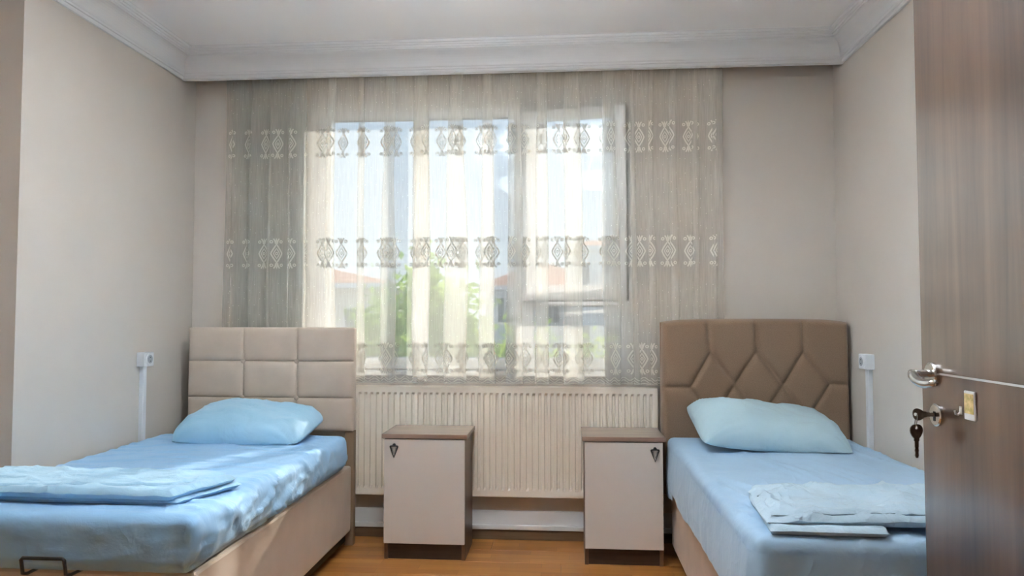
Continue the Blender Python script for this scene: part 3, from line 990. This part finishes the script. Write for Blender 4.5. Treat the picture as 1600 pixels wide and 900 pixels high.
nx0, nx1, ny0, ny1, nz0, nz1 = 0.512, 1.434, 2.045, 3.775, 0.412, 0.612
def dispR(p, n):
    x, y, z = p
    up = max(0.0, n.z); side = max(0.0, -n.x); ft = max(0.0, -n.y)
    d = Vector((0, 0, 0))
    t = min(1, max(0, (nz1 - z) / (nz1 - nz0)))
    d.z += up * (0.006 * fbm(x * 2.2 + 4, y * 2.2, 0, 2) + 0.009 * wrinkle(x + (y - 3.6) * .30 + 5, y * .35, 3.4, 1.6, .6, 7))
    d.x -= side * (0.006 * fbm(y * 4, z * 3, 5, 2))
    d.y -= ft * 0.003 * t
    return d
V, F = soft_box(nx0, nx1, ny0, ny1, nz0, nz1, .036, .013, dispR)
mtr = link_mesh('mattress', V, F, 'sheet_pale', None, smooth=True)
tag(mtr, 'mattress in a pale blue sheet on the bed with brown diamond-quilted headboard', 'mattress')
# overhanging edge of the sheet along the aisle side and the foot
path = [(nx0 - .004, y) for y in np.linspace(3.70, ny0 + .05, 110)]
for a in np.linspace(0, math.pi / 2, 13)[1:]:
    path.append((nx0 - .004 + .05 * (1 - math.cos(a)), ny0 + .05 - .054 * math.sin(a)))
path += [(x, ny0 - .004) for x in np.linspace(nx0 + .05, nx1 - .03, 130)]
V = []
nzv = 14
for i, (x, y) in enumerate(path):
    foot = y < ny0 + .035
    zl_ = 0.362 + 0.022 * fbm(y * 3 + x * 4, 2.0, 0, 3) - (0.03 if not foot and y > 3.5 else 0)
    zt = 0.572
    near = max(0.0, 1 - (x - nx0) / .10)              # gathers at the corner
    for j in range(nzv):
        t = j / (nzv - 1)
        z = zt + (zl_ - zt) * t
        if foot:
            q = x + (z - .55) * .25 * fnoise(x * 3, 1.0)
            f = 0.5 + 0.5 * math.sin(q * 95 + 2.0 * math.sin(q * 13))
            g_ = 0.5 + 0.5 * fbm(q * 14, z * 2.0, 7, 2)
            V.append((x, y - .003 - t ** .7 * (.004 + .012 * f * near + .012 * g_), z))
        else:
            k = 0.008 * fbm(y * 7, z * 4, 3, 2) * (0.4 + t)
            V.append((x - .003 - .006 * math.sin(t * 3) - abs(k) * .6, y, z))
link_mesh('sheet_overhang', V, grid_faces(len(path), nzv), 'sheet_pale', mtr, smooth=True)

fsr = thing('folded_sheet', (1.0, 2.3, 0.612), 'crumpled pale blue folded sheet lying at the foot of the right bed', 'folded sheet')
layer(fsr, ((0.565, 2.062), (0.880, 2.058), (0.90, 2.42), (0.60, 2.46)), 0.617, 0.640, 'fold_pale', 12.2, .004)
layer(fsr, ((0.560, 2.085), (1.400, 2.110), (1.410, 2.48), (0.590, 2.44)), 0.634, 0.664, 'fold_pale', 3.7, .014)
layer(fsr, ((0.580, 2.100), (1.395, 2.130), (1.405, 2.47), (0.600, 2.43)), 0.655, 0.674, 'fold_pale', 15.1, .018)

# ------------------------------------------------------------------ sockets and trunking
def socket(wall_x, sgn, y0, zc, zb, label, tlabel):
    t = thing('wall_socket', (wall_x, y0 + .04, zc - .035), label, 'socket')
    a, b = sorted((wall_x, wall_x + sgn * .044))
    MB().box(a, b, y0, y0 + .082, zc - .036, zc + .036, .004).build('socket_box', 'white_plastic', t)
    MB().add(*disc_vf((wall_x + sgn * .044, y0 + .041, zc), (sgn, 0, 0), .030, .004, 24, .001)).build('socket_face', 'white_plastic', t)
    ring = MB().add(*disc_vf((wall_x + sgn * .0482, y0 + .041, zc), (sgn, 0, 0), .021, .0012, 24)).build('socket_recess', 'grey_plastic', t)
    for dz in (-.0095, .0095):
        MB().add(*disc_vf((wall_x + sgn * .0492, y0 + .041, zc + dz), (sgn, 0, 0), .003, .0008, 10)).build('pin_hole', 'dark', ring)
    a, b = sorted((wall_x, wall_x + sgn * .022))
    tr = MB()
    tr.box(a, b, y0 + .026, y0 + .056, zb, zc - .036, .003)
    a2, b2 = sorted((wall_x + sgn * .020, wall_x + sgn * .0245))
    tr.box(a2, b2, y0 + .029, y0 + .053, zb, zc - .036, .001)
    tag(tr.build('cable_trunking', 'white_plastic'), tlabel, 'trunking')
socket(XL, 1, 3.468, 1.010, 0.055, 'white surface socket on the left wall beside the tufted headboard',
       'vertical white cable trunking on the left wall below the socket')
socket(XR, -1, 3.535, 1.010, 0.055, 'white surface socket on the right wall between headboard and open door',
       'vertical white cable trunking on the right wall below the socket')

# ------------------------------------------------------------------ open door with handle, keys and plate
dX0, dX1, dYf, dYh = 0.932, 0.972, 1.970, 1.105
dr1 = struct(MB().box(dX0, dX1, dYh, dYf, 0.008, 2.40, .0015).build('door_1', 'walnut_door'))
MB().box(dX0 - .0008, dX0 + .001, dYh, 1.900, 1.0765, 1.0815).build('inlay_strip', 'inlay', dr1)
for z in (0.25, 1.2, 2.15):
    MB().add(*tube_vf([(dX1 + .004, dYh - .004, z - .045), (dX1 + .004, dYh - .004, z + .045)], .006, 10)).build('hinge', 'steel', dr1)
hy_, hz_ = 1.908, 1.076
h = MB()
h.add(*lathe_vf((dX0, hy_, hz_), (-1, 0, 0), [(0, 0), (.031, 0), (.031, .008), (.0275, .011), (.0, .011)], 32))
h.build('rosette', 'steel', dr1, smooth=False)
arm = []
for t in np.linspace(0, 1, 16):
    if t < .35:
        q = t / .35
        arm.append((dX0 - .008 - .046 * q, hy_ + .002 * q, hz_ + .002))
    else:
        q = (t - .35) / .65
        arm.append((dX0 - .056 - .004 * math.sin(q * 3.0), hy_ - .004 - .116 * q, hz_ + .001 - .012 * q - .012 * math.sin(q * 3.1)))
rr = [.0100] * 5 + [.0110, .0118, .0122, .0122, .0120, .0116, .011, .0105, .010, .0095, .008]
MB().add(*tube_vf(arm, rr, 14)).build('lever_handle', 'steel', dr1, smooth=True)
ky, kz = 1.893, 0.975
MB().add(*lathe_vf((dX0, ky, kz), (-1, 0, 0), [(0, 0), (.0285, 0), (.0285, .006), (.025, .0085), (0, .0085)], 32)).build('key_rosette', 'steel', dr1)
MB().box(dX0 - .0095, dX0 - .008, ky - .0045, ky + .0045, kz - .015, kz + .009).build('key_slot', 'dark', dr1)

def key_shape(mb, c, along, flat, bow_r, blade):
    """flat key: bow ring plus blade; along = blade direction, flat = in-plane side axis"""
    c, al, fl_ = Vector(c), Vector(along).normalized(), Vector(flat).normalized()
    nr = al.cross(fl_).normalized()
    N = 22
    V, F = [], []
    hole = .0045
    for sg in (-1, 1):
        for k in range(N):
            a = 2 * math.pi * k / N
            rad = bow_r * (1 + .06 * math.cos(3 * a))
            V.append(tuple(c + (al * math.cos(a) + fl_ * math.sin(a)) * rad + nr * .0013 * sg))
        for k in range(N):
            a = 2 * math.pi * k / N
            V.append(tuple(c - al * bow_r * .48 + (al * math.cos(a) + fl_ * math.sin(a)) * hole + nr * .0013 * sg))
    for k in range(N):
        k2 = (k + 1) % N
        F += [(k, k2, N + k2, N + k), (2 * N + k2, 2 * N + k, 3 * N + k, 3 * N + k2), (k2, k, 2 * N + k, 2 * N + k2), (N + k, N + k2, 3 * N + k2, 3 * N + k)]
    mb.add(V, F)
    prof_ = [(bow_r * .9, .0075), (bow_r * 1.25, .0078), (bow_r * 1.3, .0056), (bow_r * 1.3 + blade * .35, .0054), (bow_r * 1.3 + blade * .42, .0042), (bow_r * 1.3 + blade * .55, .0055), (bow_r * 1.3 + blade * .7, .0043), (bow_r * 1.3 + blade * .85, .0053), (bow_r * 1.3 + blade, .0025)]
    V, F = [], []
    n = len(prof_)
    for sg in (-1, 1):
        for (d, w) in prof_:
            V += [tuple(c + al * d + fl_ * w + nr * .0012 * sg), tuple(c + al * d - fl_ * w + nr * .0012 * sg)]
    for i in range(n - 1):
        a = 2 * i; b = 2 * n + a
        F += [(a, a + 1, a + 3, a + 2), (b + 1, b, b + 2, b + 3), (a, a + 2, b + 2, b), (a + 3, a + 1, b + 1, b + 3)]
    F += [(2 * n - 2, 2 * n - 1, 4 * n - 1, 4 * n - 2)]
    mb.add(V, F)

k1 = MB(); key_shape(k1, (dX0 - .047, ky, kz + .001), (1, 0, 0), (0, .25, 1), .0150, .024)
tag(k1.build('door_key', 'aged_brass'), 'dark metal key standing in the lock of the walnut door', 'key')
k2 = MB(); key_shape(k2, (dX0 - .053, ky, kz - .041), (0, 0, -1), (1, .35, 0), .0190, .042)
tag(k2.build('door_key', 'aged_brass'), 'dark metal key hanging from a ring below the lock key', 'key')
rg = [(dX0 - .0535 + .003 * math.cos(a), ky + .012 * math.sin(a) * .4, kz - .016 + .0165 * math.cos(a)) for a in np.linspace(0, 2 * math.pi, 20)]
tag(MB().add(*tube_vf(rg, .0011, 6)).build('key_ring', 'steel', None, True), 'thin steel ring joining the two door keys', 'key ring')

pt = thing('door_plaque', (dX0, 1.741, 0.983), 'small white-edged plaque with a gold print on the walnut door', 'plaque')
MB().box(dX0 - .005, dX0, 1.719, 1.763, 0.983, 1.050, .002).build('plaque_body', 'white_plastic', pt)
MB().box(dX0 - .0062, dX0 - .0045, 1.7225, 1.7595, 0.998, 1.044, .0004).build('gold_print', 'picture', pt)
hk = MB(); hk.box(dX0 - .004, dX0, 1.777, 1.787, 0.991, 1.010, .001)
hk.add(*tube_vf([(dX0 - .003, 1.782, 1.006), (dX0 - .004, 1.782, .996), (dX0 - .009, 1.782, .990), (dX0 - .014, 1.782, .992), (dX0 - .016, 1.782, 1.000)], .0026, 8))
tag(hk.build('stick_on_hook', 'white_plastic'), 'tiny white stick-on hook on the door next to the plaque', 'hook')

# door frame of the entry, closed off by the hall
df = MB()
df.box(XE - .012, XE + .132, DY1 - .03, DY1 + .0, 0, DZ, .002); df.box(XE - .012, XE + .132, DY0, DY0 + .03, 0, DZ, .002); df.box(XE - .012, XE + .132, DY0, DY1, DZ - .03, DZ, .002)
struct(df.build('trim_5', 'walnut'))

# fill lamp added above the frame, out of view, to brighten the interior
LX, LY, LZ = -0.40, 2.05, 2.30
lamp = thing('fill_pendant', (LX, LY, LZ), 'added opal bowl fill lamp, unseen above the view, shining up at the ceiling', 'lamp')
MB().add(*disc_vf((LX, LY, ZC - .03), (0, 0, 1), .06, .03, 32)).build('ceiling_rose', 'steel', lamp)
for k in range(3):
    a = 2 * math.pi * k / 3
    MB().add(*tube_vf([(LX + .22 * math.cos(a), LY + .22 * math.sin(a), LZ + .115), (LX, LY, ZC - .03)], .003, 6)).build('suspension_wire', 'steel', lamp)
MB().add(*lathe_vf((LX, LY, LZ), (0, 0, 1), [(0, 0), (.08, .008), (.15, .035), (.20, .075), (.225, .12), (.215, .12), (.19, .085)], 32)).build('glass_bowl', 'bowl', lamp, smooth=True)
MB().add(*disc_vf((LX, LY, LZ + .07), (0, 0, 1), .185, .012, 32)).build('diffuser', 'lamp', lamp)

# ------------------------------------------------------------------ outside
struct(MB().box(-60, 60, 5.5, 120, -8.2, -8.0).build('ground', 'ground'))

def building(name, x0, x1, y0, y1, z_eave, body, label, roof=None, wins=(), balc=()):
    t = thing(name, ((x0 + x1) / 2, (y0 + y1) / 2, -8.0), label, 'building')
    MB().box(x0, x1, y0, y1, -8.0, z_eave).build('walls', body, t)
    if roof:
        ov, rz = roof
        xm0, xm1 = x0 + (x1 - x0) * .38, x0 + (x1 - x0) * .62
        ym = (y0 + y1) / 2
        V = [(x0 - ov, y0 - ov, z_eave), (x1 + ov, y0 - ov, z_eave), (x1 + ov, y1 + ov, z_eave), (x0 - ov, y1 + ov, z_eave), (xm0, ym, z_eave + rz), (xm1, ym, z_eave + rz)]
        F = [(0, 1, 5, 4), (1, 2, 5), (2, 3, 4, 5), (3, 0, 4), (3, 2, 1, 0)]
        link_mesh('roof', V, F, 'roof_tile', t)
        MB().box(x0 - ov, x1 + ov, y0 - ov, y1 + ov, z_eave - .18, z_eave).build('eave', 'facade_white', t)
    else:
        MB().box(x0 - .1, x1 + .1, y0 - .1, y1 + .1, z_eave, z_eave + .25).build('parapet', 'facade_white', t)
    for (wx, wz, ww, wh_) in wins:
        f = MB().box(wx - ww / 2, wx + ww / 2, y0 - .06, y0 + .01, wz, wz + wh_).build('window_surround', 'facade_white', t)
        MB().box(wx - ww / 2 + .08, wx - .03, y0 - .08, y0 - .055, wz + .08, wz + wh_ - .08).build('pane', 'far_glass', f)
        MB().box(wx + .03, wx + ww / 2 - .08, y0 - .08, y0 - .055, wz + .08, wz + wh_ - .08).build('pane', 'far_glass', f)
    for (a, b, bz) in balc:
        f = MB().box(a, b, y0 - 1.0, y0, bz, bz + .15).build('balcony', 'facade_white', t)
        MB().box(a, b, y0 - 1.0, y0 - .9, bz + .15, bz + 1.0).build('balcony_rail', 'facade_cream', f)
    return t
building('apartment_house', -16, -6.5, 25, 33, 2.45, 'facade_cream', 'cream house with overhanging roof, leftmost behind the window', (0.5, 0.9),
         [(-7.4, 0.3, 1.0, 1.3), (-9.4, 0.3, 1.2, 1.3), (-7.4, -2.7, 1.0, 1.3), (-9.4, -2.7, 1.2, 1.3)], [(-10.6, -8.3, -0.6)])
building('apartment_house', -3.6, 1.2, 32, 40, 2.66, 'facade_grey', 'pale grey house with orange hipped roof, seen above the trees', (0.35, 1.25),
         [(-2.75, 0.95, 0.75, 1.25), (-0.6, 0.95, 0.75, 1.25), (-2.75, -1.9, 0.75, 1.25), (-0.6, -1.9, 0.75, 1.25)])
building('apartment_house', 0.0, 2.6, 28.6, 31.5, 5.0 - .9, 'facade_white', 'tall white apartment block with stacked balconies, rightmost behind the window', (0.12, .35),
         [(0.62, 2.2, .72, 1.2), (0.62, -0.2, .72, 1.2), (0.62, -2.6, .72, 1.2), (1.8, 2.2, .72, 1.2), (1.8, -0.2, .72, 1.2), (1.8, -2.6, .72, 1.2)],
         [(1.25, 2.6, 1.9), (1.25, 2.6, -0.6), (1.25, 2.6, -3.0)])

def tree(x, y, z_top, rx, rz, n, m, label, seed, ls=0.13):
    r = np.random.default_rng(seed)
    t = thing('tree', (x, y, -8.0), label, 'tree', None)
    zc = z_top - rz
    MB().add(*tube_vf([(x, y, -8), (x + .1, y, -5), (x - .1, y + .1, zc - rz * .3), (x, y, zc + rz * .3)], [.22, .17, .12, .05], 8)).build('trunk', 'bark', t)
    nb = 26
    cl = r.normal(size=(nb, 3)); cl /= np.linalg.norm(cl, axis=1)[:, None]
    cl *= r.uniform(.35, .82, (nb, 1))
    which = r.integers(0, nb, n)
    off = r.normal(size=(n, 3)) * .17
    P = (cl[which] + off) * np.array([rx, rx * .8, rz]) + np.array([x, y, zc])
    a = r.normal(size=(n, 3)); a /= np.linalg.norm(a, axis=1)[:, None]
    b = np.cross(a, r.normal(size=(n, 3))); b /= np.linalg.norm(b, axis=1)[:, None]
    s = ls * r.uniform(.6, 1.2, (n, 1))
    V = np.concatenate([P - a * s, P + b * s * .5, P + a * s, P - b * s * .5], axis=1).reshape(-1, 3)
    f = np.arange(4 * n).reshape(-1, 4)
    o = link_mesh('foliage', V, f, m, t)
    o['kind'] = 'stuff'
    return t
tree(-4.0, 15.2, 2.40, 1.15, 2.6, 5200, 'leaf', 'leafy green tree behind the left window pane', 1)
tree(-1.95, 11.6, 2.30, 0.86, 2.4, 5200, 'leaf_b', 'bright yellow-green tree behind the middle window pane', 2)
tree(-1.0, 18.0, 1.35, 1.1, 2.4, 4200, 'leaf', 'lower green tree in front of the grey house', 3)
tree(-6.6, 17.0, 1.0, 1.3, 2.4, 4200, 'leaf_c', 'dark green tree in front of the leftmost house', 4)
tree(0.75, 21.0, 0.5, 1.2, 2.2, 3600, 'leaf_b', 'low light green tree behind the small lower-right pane', 5)
